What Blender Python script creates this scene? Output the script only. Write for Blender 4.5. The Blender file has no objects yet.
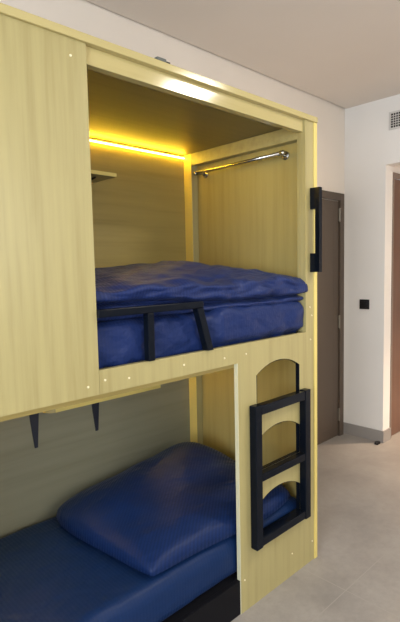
import bpy, bmesh, math, random
from mathutils import Vector, Matrix, noise
from mathutils.geometry import tessellate_polygon
S = bpy.context.scene
COL = S.collection

# ---------------------------------------------------------------- camera
cam_d = bpy.data.cameras.new('camera'); cam = bpy.data.objects.new('camera', cam_d); COL.objects.link(cam)
F, YAW, PIT, ROL = 485.172, .7661875, -.08605836, -.02159289
fw = Vector((math.sin(YAW)*math.cos(PIT), math.cos(YAW)*math.cos(PIT), math.sin(PIT)))
rt = Vector((math.cos(YAW), -math.sin(YAW), 0)); up = rt.cross(fw)
r_ = math.cos(ROL)*rt + math.sin(ROL)*up
u_ = -math.sin(ROL)*rt + math.cos(ROL)*up
M = Matrix((r_, u_, -fw)).transposed().to_4x4(); M.translation = Vector((0, -1.284558, 1.45))
cam.matrix_world = M
cam_d.sensor_fit = 'VERTICAL'; cam_d.sensor_height = 24; cam_d.lens = F/622*24; cam_d.clip_start = .01
S.camera = cam
# ---------------------------------------------------------------- world, lights, exposure
w = bpy.data.worlds.new('world'); S.world = w; w.use_nodes = True
bg = w.node_tree.nodes['Background']; bg.inputs[0].default_value = (.75, .87, 1, 1); bg.inputs[1].default_value = 1.0
S.view_settings.view_transform = 'Standard'; S.view_settings.look = 'None'
S.view_settings.exposure = 0.5; S.view_settings.gamma = 1; S.view_settings.use_curve_mapping = False

def area(name, loc, aim, sx, sy, power, col, spread=180):
    d = bpy.data.lights.new(name, 'AREA'); d.shape = 'RECTANGLE'; d.size = sx; d.size_y = sy
    d.energy = power; d.color = col; d.spread = math.radians(spread)
    o = bpy.data.objects.new(name, d); COL.objects.link(o); o.location = loc
    o.rotation_euler = (Vector(aim)-Vector(loc)).to_track_quat('-Z', 'Y').to_euler()
    return o
WIN = (-2.4, -1.2)   # window in the left wall, y range
area('window_daylight', (-2.16, -1.55, 1.55), (0, -1.55, 1.45), 1.7, 1.4, 74, (.86, .93, 1.0))
area('window_daylight', (1.0, -2.98, 1.6), (1.0, 0, 1.3), 1.7, 1.3, 34, (1.0, .97, .92))
area('ceiling_lamp_glow', (2.42, -1.3, 2.70), (2.42, -1.3, 0), .30, .26, 20, (1, .92, .80))
sd = bpy.data.lights.new('passage_downlight_glow', 'SPOT'); sd.energy = 420; sd.color = (1, .74, .52); sd.spot_size = math.radians(100); sd.spot_blend = .6; sd.shadow_soft_size = .05
so = bpy.data.objects.new('passage_downlight_glow', sd); COL.objects.link(so); so.location = (5.0, -.62, 2.365)

# ---------------------------------------------------------------- materials
def mat(name, col, rough=.5, spec=.5, metal=0, coat=0, emit=None, sheen=0):
    m = bpy.data.materials.new(name); m.use_nodes = True
    b = m.node_tree.nodes['Principled BSDF']
    b.inputs['Base Color'].default_value = (*col, 1); b.inputs['Roughness'].default_value = rough
    b.inputs['Specular IOR Level'].default_value = spec; b.inputs['Metallic'].default_value = metal
    b.inputs['Coat Weight'].default_value = coat; b.inputs['Sheen Weight'].default_value = sheen
    if emit: b.inputs['Emission Color'].default_value = (*emit[0], 1); b.inputs['Emission Strength'].default_value = emit[1]
    return m
def N(m, t, **k):
    n = m.node_tree.nodes.new(t)
    for a, v in k.items():
        if a in n.inputs: n.inputs[a].default_value = v
        else: setattr(n, a, v)
    return n
def L(m, a, b): m.node_tree.links.new(a, b)
def coords(m, scale, rot=(0, 0, 0)):
    tc = N(m, 'ShaderNodeTexCoord'); mp = N(m, 'ShaderNodeMapping'); mp.inputs['Scale'].default_value = scale
    mp.inputs['Rotation'].default_value = rot
    L(m, tc.outputs['Object'], mp.inputs[0]); return mp.outputs[0]
def ramp(m, fac, stops):
    r = N(m, 'ShaderNodeValToRGB'); e = r.color_ramp.elements
    while len(e) < len(stops): e.new(.5)
    for x, (p, c) in zip(e, stops): x.position = p; x.color = (*c, 1)
    L(m, fac, r.inputs[0]); return r.outputs[0]
def bump(m, h, strength, dist=.002):
    b = N(m, 'ShaderNodeBump'); b.inputs['Strength'].default_value = strength; b.inputs['Distance'].default_value = dist
    L(m, h, b.inputs['Height']); L(m, b.outputs[0], m.node_tree.nodes['Principled BSDF'].inputs['Normal'])
def wood(name, base, contrast, grain, rough=.38, spec=.5, knots=.3):
    m = mat(name, base, rough, spec)
    v1 = coords(m, grain); n1 = N(m, 'ShaderNodeTexNoise', Scale=1.0, Detail=5.0, Roughness=.6); L(m, v1, n1.inputs['Vector'])
    v2 = coords(m, tuple(g*.22 for g in grain)); n2 = N(m, 'ShaderNodeTexNoise', Scale=1.0, Detail=3.0, Distortion=.8); L(m, v2, n2.inputs['Vector'])
    mx = N(m, 'ShaderNodeMix'); mx.data_type = 'FLOAT'; mx.inputs[0].default_value = knots
    L(m, n1.outputs[0], mx.inputs[2]); L(m, n2.outputs[0], mx.inputs[3])
    d = tuple(c*(1-contrast*k) for c, k in zip(base, (1, 1.15, 1.5))); h = tuple(min(1, c*(1+contrast*.6)) for c in base)
    c = ramp(m, mx.outputs[0], [(.32, d), (.5, base), (.68, h)])
    L(m, c, m.node_tree.nodes['Principled BSDF'].inputs['Base Color'])
    bump(m, n1.outputs[0], .08, .001)
    return m
BIRCH = (.372, .318, .140)
m_birch = wood('pale_birch_laminate', BIRCH, .17, (38, 38, 1.6), .36, .5)
m_birch_h = wood('pale_birch_laminate_lengthwise', BIRCH, .17, (1.6, 38, 38), .34, .5)
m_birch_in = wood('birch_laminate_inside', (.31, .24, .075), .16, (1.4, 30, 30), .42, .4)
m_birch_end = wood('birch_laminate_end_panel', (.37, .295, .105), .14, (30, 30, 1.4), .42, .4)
m_birch_top = wood('shaded_birch_laminate_top_board', (.20, .155, .06), .12, (1.4, 30, 30), .4, .4)  # same laminate, browner: shade of the bunk ceiling put into the colour
m_gloss = wood('varnished_birch_strip', (.46, .385, .17), .08, (1.6, 38, 38), .13, .6)
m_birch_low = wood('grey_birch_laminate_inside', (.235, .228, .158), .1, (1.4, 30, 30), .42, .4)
m_edge = mat('pale_edge_band', (.62, .60, .42), .45)
m_edge_glow = mat('yellow_edge_and_glow', (.68, .55, .17), .35)  # edging colour; on the back posts it paints the strip's glow
def black_paint():
    m = mat('glossy_black_paint', (.004, .006, .011), .22, .12)
    v = coords(m, (14, 14, 14)); n = N(m, 'ShaderNodeTexNoise', Scale=2.0, Detail=6.0); L(m, v, n.inputs['Vector'])
    c = ramp(m, n.outputs[0], [(.0, (.003, .005, .009)), (.70, (.004, .006, .011)), (.76, (.03, .03, .03))])
    L(m, c, m.node_tree.nodes['Principled BSDF'].inputs['Base Color'])
    rr = ramp(m, n.outputs[0], [(.3, (.16,)*3), (.7, (.25,)*3)]); L(m, rr, m.node_tree.nodes['Principled BSDF'].inputs['Roughness'])
    bump(m, n.outputs[0], .05, .001); return m
m_black = black_paint()
m_plinth = mat('matt_black_board', (.007, .007, .009), .5, .08)
m_steel = mat('black_powder_coated_steel', (.012, .016, .03), .45)
m_chrome = mat('polished_steel', (.55, .53, .49), .27, .5, 1)
m_brass = mat('brushed_hinge_steel', (.30, .28, .24), .35, .5, 1)
m_screw = mat('screw_cap', (.80, .72, .48), .3)
m_led = mat('yellow_light_strip', (1, .8, .3), .5, emit=((1, .64, .035), 52.0))
m_led2 = mat('yellow_light_strip_dim', (1, .8, .3), .5, emit=((1, .62, .06), 50))
m_alu = mat('grey_strip_profile', (.3, .27, .18), .4, .5, .6)
def cloth(name, base, sat, stripes, ang, crease=.8):
    m = mat(name, base, .62, .18, sheen=.04)
    b = m.node_tree.nodes['Principled BSDF']; b.inputs['Sheen Roughness'].default_value = .4; b.inputs['Sheen Tint'].default_value = (.4, .5, 1, 1)
    v = coords(m, (1, 1, 1), (0, 0, ang)); wv = N(m, 'ShaderNodeTexWave', Scale=stripes); wv.bands_direction = 'X'; L(m, v, wv.inputs['Vector'])
    c = ramp(m, wv.outputs['Fac'], [(.35, base), (.65, sat)])
    L(m, c, b.inputs['Base Color'])
    rr = ramp(m, wv.outputs['Fac'], [(.35, (.55,)*3), (.65, (.4,)*3)]); L(m, rr, b.inputs['Roughness'])
    n = N(m, 'ShaderNodeTexNoise', Scale=9.0, Detail=4.0); v2 = coords(m, (1, 1.6, 1.6)); L(m, v2, n.inputs['Vector']); 
    v3 = coords(m, (3.2, 7, 7), (0, .35, 0)); rn = N(m, 'ShaderNodeTexNoise', Scale=1.6, Detail=3.0, Distortion=1.2); rn.noise_type = 'RIDGED_MULTIFRACTAL'; L(m, v3, rn.inputs['Vector'])
    ad = N(m, 'ShaderNodeMath', operation='MULTIPLY_ADD'); L(m, rn.outputs[0], ad.inputs[0]); ad.inputs[1].default_value = .45; L(m, n.outputs[0], ad.inputs[2])
    bump(m, ad.outputs[0], crease, .022)
    return m
m_navy = cloth('navy_striped_satin', (.0105, .022, .090), (.014, .028, .116), 22, 0)
m_navy2 = cloth('navy_striped_satin_dark', (.0045, .016, .070), (.006, .021, .090), 24, .9, .4)
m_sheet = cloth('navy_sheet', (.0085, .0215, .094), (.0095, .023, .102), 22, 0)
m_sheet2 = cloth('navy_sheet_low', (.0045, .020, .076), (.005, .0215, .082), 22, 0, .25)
def plaster(name, col, b=.1):
    m = mat(name, col, .85, .25)
    v = coords(m, (1, 1, 1)); n = N(m, 'ShaderNodeTexNoise', Scale=120.0, Detail=3.0); L(m, v, n.inputs['Vector']); bump(m, n.outputs[0], b, .001)
    n2 = N(m, 'ShaderNodeTexNoise', Scale=1.7, Detail=3.0); L(m, v, n2.inputs['Vector'])
    c = ramp(m, n2.outputs[0], [(.3, tuple(x*.96 for x in col)), (.7, col)]); L(m, c, m.node_tree.nodes['Principled BSDF'].inputs['Base Color'])
    return m
m_wall = plaster('warm_white_wall_paint', (.78, .715, .64))
m_wall_end = plaster('white_wall_paint', (.82, .805, .785))
m_ceil = plaster('ceiling_paint', (.76, .70, .645), .05)
m_dark = mat('shadow_gap_black', (.02, .018, .016), .8)
def floor_mat():
    m = mat('grey_beige_stone_tile', (.3, .27, .25), .42, .45); b = m.node_tree.nodes['Principled BSDF']
    v = coords(m, (1, 1, 1))
    n = N(m, 'ShaderNodeTexNoise', Scale=2.6, Detail=8.0, Roughness=.62, Distortion=.3); L(m, v, n.inputs['Vector'])
    c = ramp(m, n.outputs[0], [(.28, (.255, .235, .218)), (.5, (.315, .290, .268)), (.75, (.375, .350, .325))])
    n2 = N(m, 'ShaderNodeTexNoise', Scale=28.0, Detail=6.0, Roughness=.7); L(m, v, n2.inputs['Vector'])
    c2 = ramp(m, n2.outputs[0], [(.35, (.88, .88, .88)), (.62, (1, 1, 1)), (.78, (1.0, 1.0, 1.0))])
    mx = N(m, 'ShaderNodeMix'); mx.data_type = 'RGBA'; mx.blend_type = 'MULTIPLY'; mx.inputs[0].default_value = 1; L(m, c, mx.inputs[6]); L(m, c2, mx.inputs[7])
    br = N(m, 'ShaderNodeTexBrick'); br.offset = 0; br.inputs['Scale'].default_value = 1; br.inputs['Brick Width'].default_value = 1.2; br.inputs['Row Height'].default_value = 1.2
    br.inputs['Mortar Size'].default_value = .0022; br.inputs['Mortar Smooth'].default_value = .1
    mp = N(m, 'ShaderNodeMapping'); mp.inputs['Location'].default_value = (-.68, .235, 0); L(m, v, mp.inputs[0]); L(m, mp.outputs[0], br.inputs['Vector'])
    mj = N(m, 'ShaderNodeMix'); mj.data_type = 'RGBA'; L(m, br.outputs['Fac'], mj.inputs[0]); L(m, mx.outputs[2], mj.inputs[6]); mj.inputs[7].default_value = (.33, .305, .282, 1)
    L(m, mj.outputs[2], b.inputs['Base Color'])
    rr = ramp(m, n2.outputs[0], [(.3, (.36,)*3), (.7, (.55,)*3)]); L(m, rr, b.inputs['Roughness'])
    bump(m, n2.outputs[0], .12, .001); return m
m_floor = floor_mat()
m_base = plaster('grey_tile_skirting', (.31, .29, .275), .05)
m_door = mat('dark_taupe_door_paint', (.088, .066, .050), .5, .4)
m_door2 = wood('red_brown_wood_door', (.13, .060, .038), .3, (30, 30, 1.5), .3)
m_frame2 = mat('brown_door_lining', (.20, .15, .125), .4)
m_black_pl = mat('black_plastic', (.008, .008, .010), .35)
m_white_pl = mat('white_vent_paint', (.62, .61, .59), .5)
m_grey_pl = mat('grey_rubber', (.10, .11, .10), .6)
m_rubber = mat('black_rubber', (.006, .006, .007), .5)
m_lamp = mat('lamp_diffuser', (1, 1, 1), .5, emit=((1, .93, .82), 6))
m_lamp2 = mat('passage_lamp_diffuser', (1, 1, 1), .5, emit=((1, .72, .48), 6))

# ---------------------------------------------------------------- helpers
def link(name, bm, m, parent=None, smooth=False, kind=None):
    me = bpy.data.meshes.new(name); bmesh.ops.recalc_face_normals(bm, faces=bm.faces); bm.to_mesh(me); bm.free()
    if smooth:
        for p in me.polygons: p.use_smooth = True
    me.materials.append(m)
    o = bpy.data.objects.new(name, me); COL.objects.link(o)
    if parent:
        o.parent = parent
        q, off = parent, Vector((0, 0, 0))
        while q: off += q.location; q = q.parent
        o.location = -off     # meshes are written in world coordinates
    if kind: o['kind'] = kind
    return o
def box(bm, x0, x1, y0, y1, z0, z1, bev=0.0, seg=2):
    t = bmesh.new(); r = bmesh.ops.create_cube(t, size=1)
    for v in t.verts: v.co = Vector((x0+(v.co.x+.5)*(x1-x0), y0+(v.co.y+.5)*(y1-y0), z0+(v.co.z+.5)*(z1-z0)))
    if bev: bmesh.ops.bevel(t, geom=t.edges[:], offset=bev, segments=seg, affect='EDGES', profile=.5)
    me = bpy.data.meshes.new('t'); t.to_mesh(me); t.free(); bm.from_mesh(me); bpy.data.meshes.remove(me)
    return bm
def B(*a, **k): return box(bmesh.new(), *a, **k)
def poly(bm, pts, axis, a0, a1, holes=()):
    """extrude a 2D outline (with holes) along an axis. axis 'Y': pts are (x,z); 'X': (y,z); 'Z': (x,y)"""
    def P(p, a): return {'Y': (p[0], a, p[1]), 'X': (a, p[0], p[1]), 'Z': (p[0], p[1], a)}[axis]
    loops = [list(pts)]+[list(h) for h in holes]
    flat = [p for l in loops for p in l]
    tris = tessellate_polygon([[Vector((p[0], p[1], 0)) for p in l] for l in loops])
    v0 = [bm.verts.new(P(p, a0)) for p in flat]; v1 = [bm.verts.new(P(p, a1)) for p in flat]
    for t in tris:
        for vs in (v0, v1):
            try: bm.faces.new([vs[i] for i in t])
            except ValueError: pass
    k = 0
    for l in loops:
        n = len(l)
        for i in range(n):
            a, b = k+i, k+(i+1) % n
            bm.faces.new((v0[a], v0[b], v1[b], v1[a]))
        k += n
    return bm
def tube(bm, pts, rad, seg=16, cap=True):
    pts = [Vector(p) for p in pts]; rings = []
    for i, p in enumerate(pts):
        d = (pts[min(i+1, len(pts)-1)]-pts[max(i-1, 0)]).normalized()
        a = d.orthogonal().normalized() if i == 0 else (pa-d*pa.dot(d)).normalized()
        pa = a; b = d.cross(a); rr = rad[i] if isinstance(rad, (list, tuple)) else rad
        rings.append([bm.verts.new(p+rr*(math.cos(t)*a+math.sin(t)*b)) for t in (2*math.pi*k/seg for k in range(seg))])
    for q, r in zip(rings, rings[1:]):
        for k in range(seg): bm.faces.new((q[k], q[(k+1) % seg], r[(k+1) % seg], r[k]))
    if cap: bm.faces.new(rings[0]); bm.faces.new(rings[-1])
    return bm
def thing(name, label, cat, loc, group=None):
    o = bpy.data.objects.new(name, None); o.empty_display_size = .05; COL.objects.link(o); o.location = loc
    o['label'] = label; o['category'] = cat
    if group: o['group'] = group
    return o
def tag(o, label, cat, group=None):
    o['label'] = label; o['category'] = cat
    if group: o['group'] = group
    return o
def struct(name, bm, m): return link(name, bm, m, kind='structure')
def nz(p, s, seed=0): return noise.noise(Vector(p)*s+Vector((seed*7.3, seed*3.1, seed*1.7)))

# ---------------------------------------------------------------- the room
XE, YW, ZC = 3.749, .838, 2.739
struct('floor', B(-2.3, 7.2, -3.1, .95, -.1, 0), m_floor)
struct('ceiling', B(-2.2, XE, -3.0, YW-.012, ZC, ZC+.1), m_ceil)
struct('trim_1', B(-2.2, XE, YW-.012, YW, ZC+.012, ZC+.1), m_dark)
struct('wall_back', B(-2.3, XE, YW, YW+.1, 0, ZC+.1), m_wall)
struct('wall_left', box(box(box(box(bmesh.new(), -2.3, -2.2, -3.1, -2.4, 0, ZC), -2.3, -2.2, -.7, YW, 0, ZC), -2.3, -2.2, -2.4, -.7, 0, .85), -2.3, -2.2, -2.4, -.7, 2.25, ZC), m_wall_end)
struct('wall_front', B(-2.3, XE, -3.1, -3.0, 0, ZC), m_wall_end)
# end wall with the opening to the passage
bm = poly(bmesh.new(), [(YW+.1, 0), (YW+.1, ZC+.1), (-3.1, ZC+.1), (-3.1, 0), (-1.2, 0), (-1.2, 2.232), (.483, 2.232), (.483, 0)], 'X', XE, 3.872)
struct('wall_right', bm, m_wall_end)
# passage beyond the opening
struct('wall_passage', box(box(box(bmesh.new(), 3.872, 4.0, .50, .62, 2.19, 2.5), 4.86, 7.1, .50, .62, 0, 2.5), 4.0, 4.86, .50, .62, 2.19, 2.5), m_wall_end)
struct('wall_passage_end', B(7.0, 7.1, -1.3, .5, 0, 2.5), m_wall_end)
struct('wall_passage_side', B(3.872, 7.1, -1.3, -1.2, 0, 2.5), m_wall_end)
struct('ceiling_passage', B(3.872, 7.1, -1.3, .5, 2.40, 2.5), m_wall_end)
# skirting
bm = poly(bmesh.new(), [(XE-.012, YW), (XE-.012, .471), (3.872, .471), (3.872, .483), (XE, .483), (XE, YW)], 'Z', 0, .096)
struct('baseboard_right', bm, m_base)
struct('baseboard_left', B(2.03, 2.775, YW-.012, YW, 0, .096), m_base)

# dark door in the back wall
bm = box(box(box(bmesh.new(), 3.650, 3.713, YW-.022, YW, 0, 2.045, .002), 2.775, 2.838, YW-.022, YW, 0, 2.045, .002), 2.838, 3.650, YW-.022, YW, 1.985, 2.045, .002)
struct('trim_2', bm, m_door)
door = struct('door_1', box(box(bmesh.new(), 2.842, 3.640, YW-.008, YW-.001, .006, 1.98), 2.92, 3.563, YW-.009, YW-.007, .10, 1.905, .002), m_door)
for z in (1.87, .985, .19):
    h = tube(bmesh.new(), [(3.645, YW-.018, z-.055), (3.645, YW-.018, z+.055)], .006, 10)
    for k in (-.018, .018): tube(h, [(3.645, YW-.018, z+k-.002), (3.645, YW-.018, z+k+.002)], .0068, 10)
    box(h, 3.635, 3.655, YW-.013, YW-.010, z-.05, z+.05)
    link('hinge', h, m_brass, door)
bm = tube(bmesh.new(), [(2.90, YW-.01, 1.02), (2.90, YW-.055, 1.02), (2.92, YW-.062, 1.02), (3.02, YW-.062, 1.02)], .009, 12)
tube(bm, [(2.90, YW-.009, 1.02), (2.90, YW-.018, 1.02)], .026, 20); link('handle', bm, m_brass, door)
# wooden door in the passage
bm = box(box(box(bmesh.new(), 3.874, 3.90, .478, .50, 0, 2.19, .002), 4.83, 4.86, .478, .50, 0, 2.19, .002), 3.90, 4.83, .478, .50, 2.15, 2.19, .002)
struct('trim_3', bm, m_frame2)
door2 = struct('door_2', B(3.903, 4.827, .492, .53, .006, 2.146, .002), m_door2)
bm = tube(bmesh.new(), [(4.76, .49, 1.02), (4.76, .44, 1.02), (4.64, .44, 1.02)], .009, 12); link('handle', bm, m_chrome, door2)

# ---------------------------------------------------------------- bunk bed
bunk = thing('bunk_bed', 'pale birch wooden cabin bunk bed with two enclosed berths, filling the left wall', 'bunk bed', (1.0, .4, 0))
ZO, ZF, ZT, XR = 1.145, 1.069, 2.137, 2.010
def arch(x0, x1, z0, zs, zp, n=18):
    pts = [(x0, z0), (x1, z0)]
    w = (x1-x0)/2; rise = zp-zs; R = (w*w+rise*rise)/(2*rise); c = (x0+x1)/2; a = math.asin(w/R)
    for i in range(n+1):
        t = a-2*a*i/n; pts.append((c+R*math.sin(t), zp-R+R*math.cos(t)))
    return pts
holes = [arch(1.556, 1.868, zb, zb+.132, zb+.178) for zb in (.868, .583, .298)]
outline = [(.798, ZF), (1.440, ZF), (1.440, 0), (XR, 0), (XR, ZT-.024), (1.922, ZT-.024), (1.922, ZO), (.798, ZO)]
link('front_board', poly(bmesh.new(), outline, 'Y', 0, .018, holes), m_birch, bunk)
# dark lining of the three footholds
for h in holes:
    ring = [bmesh.new()][0]; n = len(h); c = Vector((sum(p[0] for p in h)/n, sum(p[1] for p in h)/n))
    inner = [tuple(Vector(p)+(c-Vector(p)).normalized()*.0035) for p in h]
    poly(ring, [tuple(p) for p in h], 'Y', -.0005, .0185, [inner]); o = link('foothold_edge', ring, m_black, bunk); o['label'] = 'black edge of the arched foothold'
link('side_panel', poly(bmesh.new(), [(-.06, ZF), (.797, ZF), (.797, ZT-.024), (-.06, ZT-.024)], 'Y', 0, .018), m_birch, bunk)
link('top_rail', B(.797, 1.921, .012, .042, 2.061, ZT-.024, .0015), m_gloss, bunk)
bm = B(-.06, XR, -.010, .06, ZT-.024, ZT, .002); link('top_trim', bm, m_gloss, bunk)
link('edge_trim', B(XR-.022, XR+.003, -.004, .02, 0, ZT-.024, .001), m_edge_glow, bunk)['label'] = 'bright yellow edging down the right corner'
link('edge_or_glow_band', box(bmesh.new(), 1.4378, 1.440, -.0003, .0183, 0.0, ZF), m_edge, bunk)['label'] = 'pale edging of the lower opening'
def post(x0, x1, y0, y1, z0, z1, m=m_birch): return link('post', B(x0, x1, y0, y1, z0, z1, .0015), m, bunk)
post(1.922, 1.967, .0185, .046, ZO, 2.10); post(1.922, 1.967, .757, .82, ZO-.02, 2.10)
post(1.922, 1.967, .757, .82, 0, 1.05)
for z0, z1 in ((ZO-.02, 2.10), (.143, 1.05)): link('edge_or_glow_band', B(1.9205, 1.9218, .757, .8195, z0, z1), m_edge_glow, bunk)  # bright yellow bands paint the light strips' glow onto the back post faces
post(1.922, 1.967, .0185, .046, 0, 1.05)
link('cross_rail', B(1.922, 1.967, .046, .757, 2.035, 2.10, .0015), m_birch_h, bunk)
link('end_panel', B(1.967, 1.985, .0185, .82, 0, ZT-.024), m_birch_end, bunk)
link('head_panel', B(-.06, -.042, .0185, .82, 0, ZT-.024), m_birch_end, bunk)
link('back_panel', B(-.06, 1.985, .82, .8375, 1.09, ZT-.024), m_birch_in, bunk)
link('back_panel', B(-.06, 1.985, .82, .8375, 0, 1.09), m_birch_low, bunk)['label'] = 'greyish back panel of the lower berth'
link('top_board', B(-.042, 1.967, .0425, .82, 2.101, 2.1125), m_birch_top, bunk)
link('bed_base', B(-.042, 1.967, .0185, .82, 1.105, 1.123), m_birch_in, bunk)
bm = bmesh.new()
for y in (.0185, .30, .53, .76): box(bm, -.042, 1.922, y, y+.035, 1.05, 1.105)
link('bed_support', bm, m_birch_in, bunk)
link('bed_base', B(-.042, 1.922, .024, .82, .125, .143), m_plinth, bunk)
link('plinth', B(-.06, 1.4375, .002, .022, 0, .148, .0015), m_plinth, bunk)['label'] = 'black board along the foot of the lower berth'
# light strips
o = link('light_strip', B(-.03, 1.918, .809, .8155, 2.079, 2.0865, .001), m_led, bunk); o['label'] = 'glowing yellow light strip above the upper berth'
link('strip_profile', B(-.03, 1.918, .816, .8195, 2.077, 2.095), m_alu, bunk)
o = link('light_strip', B(-.03, 1.918, .812, .8185, 1.030, 1.037, .001), m_led2, bunk)
# screw caps
for i, (x, z) in enumerate([(.818, 1.111), (.757, 1.100), (.909, 1.102), (1.15, 1.108), (1.363, 1.102), (1.492, 1.101), (1.96, 1.106), (1.464, .140), (1.803, .108), (1.971, .099), (.745, 2.065), (1.955, 1.26), (1.97, 1.22)]):
    c = tube(bmesh.new(), [(x, -.0025, z), (x, .002, z)], [.0034, .0042], 12); link('screw_cap', c, m_screw, bunk)
# ladder of two rungs: box-section frame
lad = bpy.data.objects.new('ladder', None); COL.objects.link(lad); lad.parent = bunk; lad.location = Vector((1.7, -.02, .26))-bunk.location; lad['label'] = 'black painted wooden step frame'
for x0, x1 in ((1.506, 1.548), (1.866, 1.908)):
    link('stile', B(x0, x1, -.036, -.001, .262, .882, .003), m_black, lad)
for z0, z1 in ((.838, .878), (.550, .584), (.266, .304)):
    link('rung', B(1.5485, 1.8655, -.034, -.001, z0, z1, .003), m_black, lad)
# guard rail
gr = bpy.data.objects.new('guard_rail', None); COL.objects.link(gr); gr.parent = bunk; gr.location = Vector((1.0, 0, 1.145))-bunk.location; gr['label'] = 'black painted guard rail'
link('rail', B(.7975, 1.243, -.014, .016, 1.308, 1.333, .003), m_black, gr)
link('upright', B(.985, 1.012, -.012, .016, 1.1455, 1.3075, .003), m_black, gr)
bm = poly(bmesh.new(), [(1.262, 1.1455), (1.292, 1.1455), (1.2425, 1.3075), (1.2125, 1.3075)], 'Y', -.012, .016)
link('upright', bm, m_black, gr)
# grab handle on the right post
bm = poly(bmesh.new(), [(-.001, 1.425), (-.050, 1.425), (-.050, 1.812), (-.001, 1.812), (-.001, 1.715), (-.028, 1.715), (-.028, 1.512), (-.001, 1.512)], 'X', 1.957, 1.981)
bmesh.ops.bevel(bm, geom=[e for e in bm.edges if len(e.link_faces) == 2 and e.calc_face_angle(0) > .7], offset=.005, segments=2, affect='EDGES')
link('grab_handle', bm, m_black, bunk)['label'] = 'black vertical grab handle'
# clothes rail in the upper berth
cr = bpy.data.objects.new('hanging_rail', None); COL.objects.link(cr); cr.parent = bunk; cr.location = Vector((1.967, .4, 1.98))-bunk.location; cr['label'] = 'polished steel hanging rail'
XD = 1.905
link('rod', tube(bmesh.new(), [(XD, .115, 1.985), (XD, .705, 1.981)], .0085, 20), m_chrome, cr, True)
for y, z in ((.141, 1.985), (.689, 1.981)):
    b = tube(bmesh.new(), [(1.9665, y, z), (1.963, y, z), (1.960, y, z)], [.021, .021, .016], 24)
    tube(b, [(1.960, y, z), (1.935, y, z), (XD, y, z)], [.009, .008, .010], 16)
    link('flange', b, m_chrome, cr, True)
for y, z, s in ((.115, 1.985, -1), (.705, 1.981, 1)):
    link('end_cap', tube(bmesh.new(), [(XD, y-.009*s, z), (XD, y+.005*s, z), (XD, y+.011*s, z)], [.0125, .0125, .008], 20), m_chrome, cr, True)
# wall shelves
def shelf(x0, x1, y0, z, brackets, lab):
    s = bpy.data.objects.new('shelf', None); COL.objects.link(s); s.parent = bunk; s.location = Vector(((x0+x1)/2, .8, z))-bunk.location; s['label'] = lab
    rr = .035; pts = [(x0, .8195)]
    for i in range(7): a = math.pi+i*math.pi/12; pts.append((x0+rr+rr*math.cos(a), y0+rr+rr*math.sin(a)))
    pts += [(x1, y0), (x1, .8195)]
    link('board', poly(bmesh.new(), pts, 'Z', z, z+.016), m_birch_h, s)
    link('edging', B(x0+rr, x1, y0-.0012, y0-.0002, z, z+.016), m_edge_glow, s)
    for bx in brackets:
        b = poly(bmesh.new(), [(.8195, z-.0005), (y0+.05, z-.0005), (y0+.05, z-.006), (.8195, z-.030)], 'X', bx-.002, bx+.002)
        poly(b, [(bx-.027, z-.0005), (bx+.027, z-.0005), (bx+.012, z-.205), (bx-.003, z-.205)], 'Y', .816, .8195)
        link('bracket', b, m_steel, s)
shelf(.925, 1.54, .62, .850, (.952, 1.275), 'birch shelf on black steel brackets')
shelf(.75, 1.292, .585, 1.874, (.9, 1.215), 'small birch shelf above the upper bed')

# ---------------------------------------------------------------- soft things
def soft(x0, x1, y0, y1, z0, z1, r, n=(60, 30, 10), disp=lambda p, nn: 0, top=None):
    bm = bmesh.new(); c = Vector(((x0+x1)/2, (y0+y1)/2, (z0+z1)/2)); h = Vector(((x1-x0)/2, (y1-y0)/2, (z1-z0)/2))
    r = Vector(r) if isinstance(r, (tuple, list)) else Vector((r, r, r))
    r = Vector((min(r.x, h.x), min(r.y, h.y), min(r.z, h.z)))
    cache = {}
    def pt(i, j, k):
        key = (i, j, k)
        if key in cache: return cache[key]
        g = Vector((2*i/n[0]-1, 2*j/n[1]-1, 2*k/n[2]-1))
        g = Vector((math.sin(g.x*math.pi/2)*.25+g.x*.75, math.sin(g.y*math.pi/2)*.3+g.y*.7, g.z))
        q = Vector((g.x*h.x, g.y*h.y, g.z*h.z)); inn = Vector([max(-(h[a]-r[a]), min(h[a]-r[a], q[a])) for a in range(3)])
        d = Vector([(q[a]-inn[a])/r[a] for a in range(3)])
        if d.length > 1e-9:
            dn = d.normalized(); m = max(abs(t) for t in d); dn = dn*m if m < 1 else dn
            nn = Vector([dn[a]/r[a] for a in range(3)]).normalized(); q = inn+Vector([dn[a]*r[a] for a in range(3)])
        else: nn = Vector((0, 0, 1))
        p = c+q
        p += nn*disp(p, nn)
        if top: p.z += top(p)*max(0, min(1, (p.z-z0)/(z1-z0)))
        v = bm.verts.new(p); cache[key] = v; return v
    def quad(a, b, c_, d): bm.faces.new((a, b, c_, d))
    for i in range(n[0]):
        for j in range(n[1]):
            for k in (0, n[2]): quad(pt(i, j, k), pt(i+1, j, k), pt(i+1, j+1, k), pt(i, j+1, k))
    for i in range(n[0]):
        for k in range(n[2]):
            for j in (0, n[1]): quad(pt(i, j, k), pt(i+1, j, k), pt(i+1, j, k+1), pt(i, j, k+1))
    for j in range(n[1]):
        for k in range(n[2]):
            for i in (0, n[0]): quad(pt(i, j, k), pt(i, j+1, k), pt(i, j+1, k+1), pt(i, j, k+1))
    return bm
def wr_upper(p, nn):
    s = .0
    if nn.y < -.2:   # diagonal pulls in the sheet on the front side
        for a, f, amp in ((.45, 34, .0035), (-.3, 21, .003)):
            s += 2.0*amp*math.sin(f*(p.x*1.0+a*3*(p.z-1.2))+5*nz(p, 5, 2))*(.5+.8*nz(p, 3, 4))
        s -= .004*max(0, nz((p.x*2.2, p.z*9, 0), 1.7, 3))*2
    return s+.004*nz(p, 9)-(.008 if nn.y < -.2 else 0)
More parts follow.
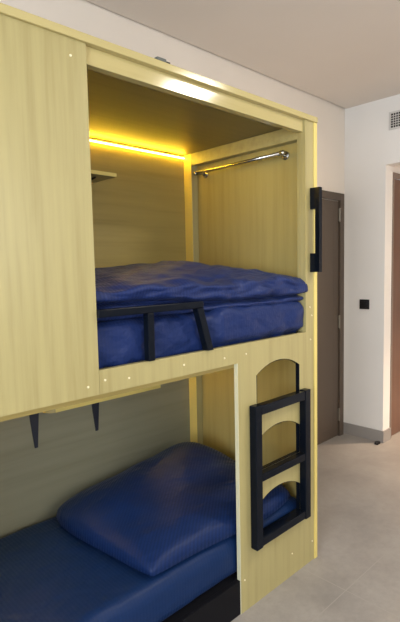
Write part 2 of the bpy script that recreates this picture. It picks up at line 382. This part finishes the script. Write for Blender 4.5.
def bulge(p, nn):
    d = wr_upper(p, nn)
    f = max(0, min(1, (p.x-1.31)/.06)); f = f*f*(3-2*f)
    if nn.y < -.2 and p.z > 1.15: return (.024*min(1, (p.z-1.15)/.025))*f+(d if f > .5 else min(d, .0025))
    return min(d, .001) if nn.y < -.2 or nn.x > .3 else min(d, .003)
def bulge_mesh():
    bm = soft(-.035, 1.918, .0195, .792, 1.1235, 1.287, (.035, .03, .045), (150, 24, 14), bulge)
    for v in bm.verts:
        if v.co.x > 1.83 and v.co.y < .0175:
            t = (v.co.x-1.83)/.088; v.co.x += .016*t*math.sin(max(0, min(1, (v.co.z-1.14)/.15))*math.pi)**.5
    return bm
m_up = link('mattress', bulge_mesh(), m_sheet, smooth=True)
tag(m_up, 'navy covered mattress of the upper berth, behind the black guard rail', 'mattress')

# folded duvet on the upper berth : swept cross-section with two rolls at the front
def ip(x, tab):
    for (a, va), (b, vb) in zip(tab, tab[1:]):
        if x <= b: t = max(0, min(1, (x-a)/(b-a))); t = t*t*(3-2*t); return va+(vb-va)*t
    return tab[-1][1]
def duvet():
    bm = bmesh.new(); nx, rings = 150, []
    for i in range(nx+1):
        x = .05+(1.915-.05)*i/nx
        topf = ip(x, [(.05, 1.40), (.8, 1.405), (1.1, 1.415), (1.4, 1.405), (1.7, 1.420), (1.85, 1.415), (1.93, 1.408)])
        topb = ip(x, [(.05, 1.42), (.8, 1.436), (1.1, 1.462), (1.45, 1.482), (1.72, 1.463), (1.93, 1.43)])
        crease = ip(x, [(.05, 1.33), (.95, 1.345), (1.12, 1.335), (1.3, 1.322), (1.6, 1.322), (1.93, 1.322)])
        low = 1.2905
        e = max(0, (x-1.85)/.075); sh = 1-.25*e*e
        nose = ip(x, [(.05, .028), (1.3, .026), (1.42, .004), (1.93, -.004)])+.004*math.sin(9*x)+.006*nz((x, 0, 0), 5, 1)
        P = [(.77, low), (.785, (low+topb)/2-.02), (.765, topb-.03), (.70, topb-.012), (.58, topb-.004), (.45, topb), (.33, topb-.002), (.24, topb*.72+topf*.28), (.16, topb*.35+topf*.65+.004), (.10, topf+.004), (nose+.045, topf-.004),
             (nose+.016, topf-.014), (nose+.002, (topf+crease)/2+.018), (nose, (topf+crease)/2-.002), (nose+.004, crease+.014), (nose+.03, crease+.006), (nose+.060, crease), (nose+.034, crease-.006), (nose+.018, crease-.010),
             (nose+.012, (crease+low)/2-.002), (nose+.018, low+.004), (nose+.03, low), (.3, low), (.5, low)]
        # smooth by chaikin
        Q = P
        for _ in range(2):
            R = []
            for a, b in zip(Q, Q[1:]+Q[:1]): R += [(a[0]*.75+b[0]*.25, a[1]*.75+b[1]*.25), (a[0]*.25+b[0]*.75, a[1]*.25+b[1]*.75)]
            Q = R
        ring = []
        for y, z in Q:
            p = Vector((x, y, z)); fr = max(0, 1-abs(y-.03)/.16)
            up = (z-low)/(.18)
            dz = up*(.013*nz(p, 6, 5)+.010*nz((x*4, y*9, z*4), 3, 6)) + fr*up*.009*math.sin(x*26+6*nz(p, 4, 7)+z*40)
            dy = -fr*(.014*nz((x*3, z*22, 0), 2.2, 8)+.005*math.sin(x*40+z*60+5*nz(p, 5, 9)))
            cr = (1-abs(nz((x*2.2+z*3, z*14, y*3), 2.6, 11))*2.2)
            dz += fr*up*.010*max(-1, cr)-.004*fr; dy += fr*.009*(1-abs(nz((x*2.5-z*6, z*10, 0), 2.4, 12))*2.5)
            dx = 0
            if i > nx-12:
                e2 = (i-(nx-12))/12; dz += (-(z-(low+.06))*(.10*e2**3)); dx = .022*e2*math.exp(-((y-.03)/.07)**2)*(1 if z > crease else .2)
            if i < 10: dz += -(z-low)*.5*((10-i)/10)**2
            ring.append(bm.verts.new((x+dx, max(.018 if x < 1.30 else -.012, y+dy), max(1.2895, z+dz))))
        rings.append(ring)
    n = len(rings[0])
    for a, b in zip(rings, rings[1:]):
        for k in range(n): bm.faces.new((a[k], a[(k+1) % n], b[(k+1) % n], b[k]))
    for rg, s in ((rings[0], -1), (rings[-1], 1)):
        cen = bm.verts.new(sum((v.co for v in rg), Vector())/n+Vector((.012*s, 0, 0)))
        for k in range(n): bm.faces.new((rg[k], rg[(k+1) % n], cen))
    return bm
d = link('duvet', duvet(), m_navy, smooth=True); tag(d, 'navy striped duvet folded double on top of the upper mattress', 'duvet')

# lower mattress
def wr_low(p, nn): return .004*nz(p, 4, 3)+.002*nz(p, 11, 4)
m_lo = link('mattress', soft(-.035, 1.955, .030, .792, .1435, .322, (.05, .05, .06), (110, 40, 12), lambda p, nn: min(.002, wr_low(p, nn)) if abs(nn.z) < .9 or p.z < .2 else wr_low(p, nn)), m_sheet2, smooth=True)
tag(m_lo, 'dark navy covered mattress of the lower berth, beneath the big pillow', 'mattress')
# big pillow
def pillow():
    bm = bmesh.new(); nu, nv = 90, 66
    x0, x1, y0, y1, zb = .985, 1.915, .032, .765, .3275
    def edge(u, v):
        x = x0+(x1-x0)*u; y = y0+(y1-y0)*v
        x += .018*math.sin(v*5+.6)*(1-u)-.012*(1-u)*math.sin(v*math.pi)+.03*(1-u)*(v > .9)*0
        y += .014*math.sin(u*7)*(1-v)
        dd = abs(2*u-1)**4*abs(2*v-1)**4
        x += (.5-u)*.055*dd; y += (.5-v)*.050*dd
        return x, y
    top, bot = {}, {}
    for i in range(nu+1):
        for j in range(nv+1):
            u, v = i/nu, j/nv; x, y = edge(u, v)
            a = (1-abs(2*u-1)**2.4); b = (1-abs(2*v-1)**2.6); f = max(0, a)**.36*max(0, b)**.36
            base = .112+.035*math.exp(-((v-.72)/.3)**2)
            mound = .075*math.exp(-(((x-1.70)/.17)**2+((y-.60)/.22)**2))
            mound += .03*math.exp(-(((x-1.45)/.2)**2+((y-.55)/.25)**2))
            wr = .010*nz((x, y, 0), 7, 2)+.007*math.sin(18*(x*.6+y*.8)+5*nz((x, y, 0), 4, 3))*(.3+nz((x, y, 0), 3, 5))
            z = zb+.012+f*(base+mound+wr)
            top[i, j] = bm.verts.new((x, y, z))
            if i in (0, nu) or j in (0, nv): bot[i, j] = top[i, j]
            else: bot[i, j] = bm.verts.new((x, y, zb+.012-.010*min(1, f*1.5)))
    for i in range(nu):
        for j in range(nv):
            bm.faces.new((top[i, j], top[i+1, j], top[i+1, j+1], top[i, j+1]))
            bm.faces.new((bot[i, j], bot[i, j+1], bot[i+1, j+1], bot[i+1, j]))
    return bm
pl = link('pillow', pillow(), m_navy2, smooth=True); tag(pl, 'large navy striped pillow lying on the lower berth against the end panel', 'pillow')

# ---------------------------------------------------------------- small things in the room
sw = thing('light_switch', 'square black light switch on the white wall beside the dark door', 'light switch', (XE, .65, 1.13))
link('switch_plate', B(XE-.009, XE-.0005, .607, .691, 1.092, 1.172, .002), m_black_pl, sw)
link('rocker', B(XE-.013, XE-.0092, .622, .676, 1.107, 1.157, .0015), m_black_pl, sw)
vt = thing('air_vent', 'white grilled air vent high on the end wall above the passage opening', 'vent', (XE, .35, 2.55))
bm = poly(bmesh.new(), [(.20, 2.487), (.458, 2.487), (.458, 2.620), (.20, 2.620)], 'X', XE-.010, XE-.0005, [[(.215, 2.500), (.443, 2.500), (.443, 2.607), (.215, 2.607)]])
link('frame', bm, m_white_pl, vt)
link('backing', B(XE-.003, XE-.0008, .215, .443, 2.500, 2.607), m_dark, vt)
bm = bmesh.new()
for k in range(1, 6): box(bm, XE-.009, XE-.0032, .2152, .4428, 2.500+k*.0178-.0022, 2.500+k*.0178+.0022)
for k in range(1, 12): box(bm, XE-.0075, XE-.0034, .215+k*.019-.002, .215+k*.019+.002, 2.5003, 2.6067)
link('grille', bm, m_white_pl, vt)
bm = poly(bmesh.new(), [(3.660, .49), (3.668, .512), (3.690, .520), (3.712, .512), (3.718, .494), (3.705, .482), (3.684, .492), (3.670, .480)], 'Z', .0, .016)
bmesh.ops.bevel(bm, geom=[e for e in bm.edges if e.calc_face_angle(0) > 1.2], offset=.004, segments=2, affect='EDGES')
tag(link('door_stop', bm, m_rubber), 'small black rubber door stop on the floor by the wall corner', 'door stop')
cl = thing('cable_clip', 'small grey clip lying on the top edge of the bunk', 'clip', (1.08, .0, ZT))
link('clip_body', B(1.060, 1.100, -.008, .012, ZT+.0005, ZT+.012, .003), m_grey_pl, cl)
link('clip_tab', B(1.1005, 1.118, -.006, .008, ZT+.0005, ZT+.007, .002), m_rubber, cl)
def lamp(x, y, z, m, lab):
    c = thing('ceiling_light', lab, 'ceiling light', (x, y, z))
    link('rim', tube(bmesh.new(), [(x, y, z-.0005), (x, y, z-.02)], [.17, .165], 32), m_white_pl, c)
    link('diffuser', tube(bmesh.new(), [(x, y, z-.0205), (x, y, z-.027)], [.15, .14], 32), m, c)
lamp(2.42, -1.3, ZC, m_lamp, 'round white ceiling light over the room in front of the bunk')
lamp(5.0, -.62, 2.40, m_lamp2, 'round warm ceiling light in the passage')
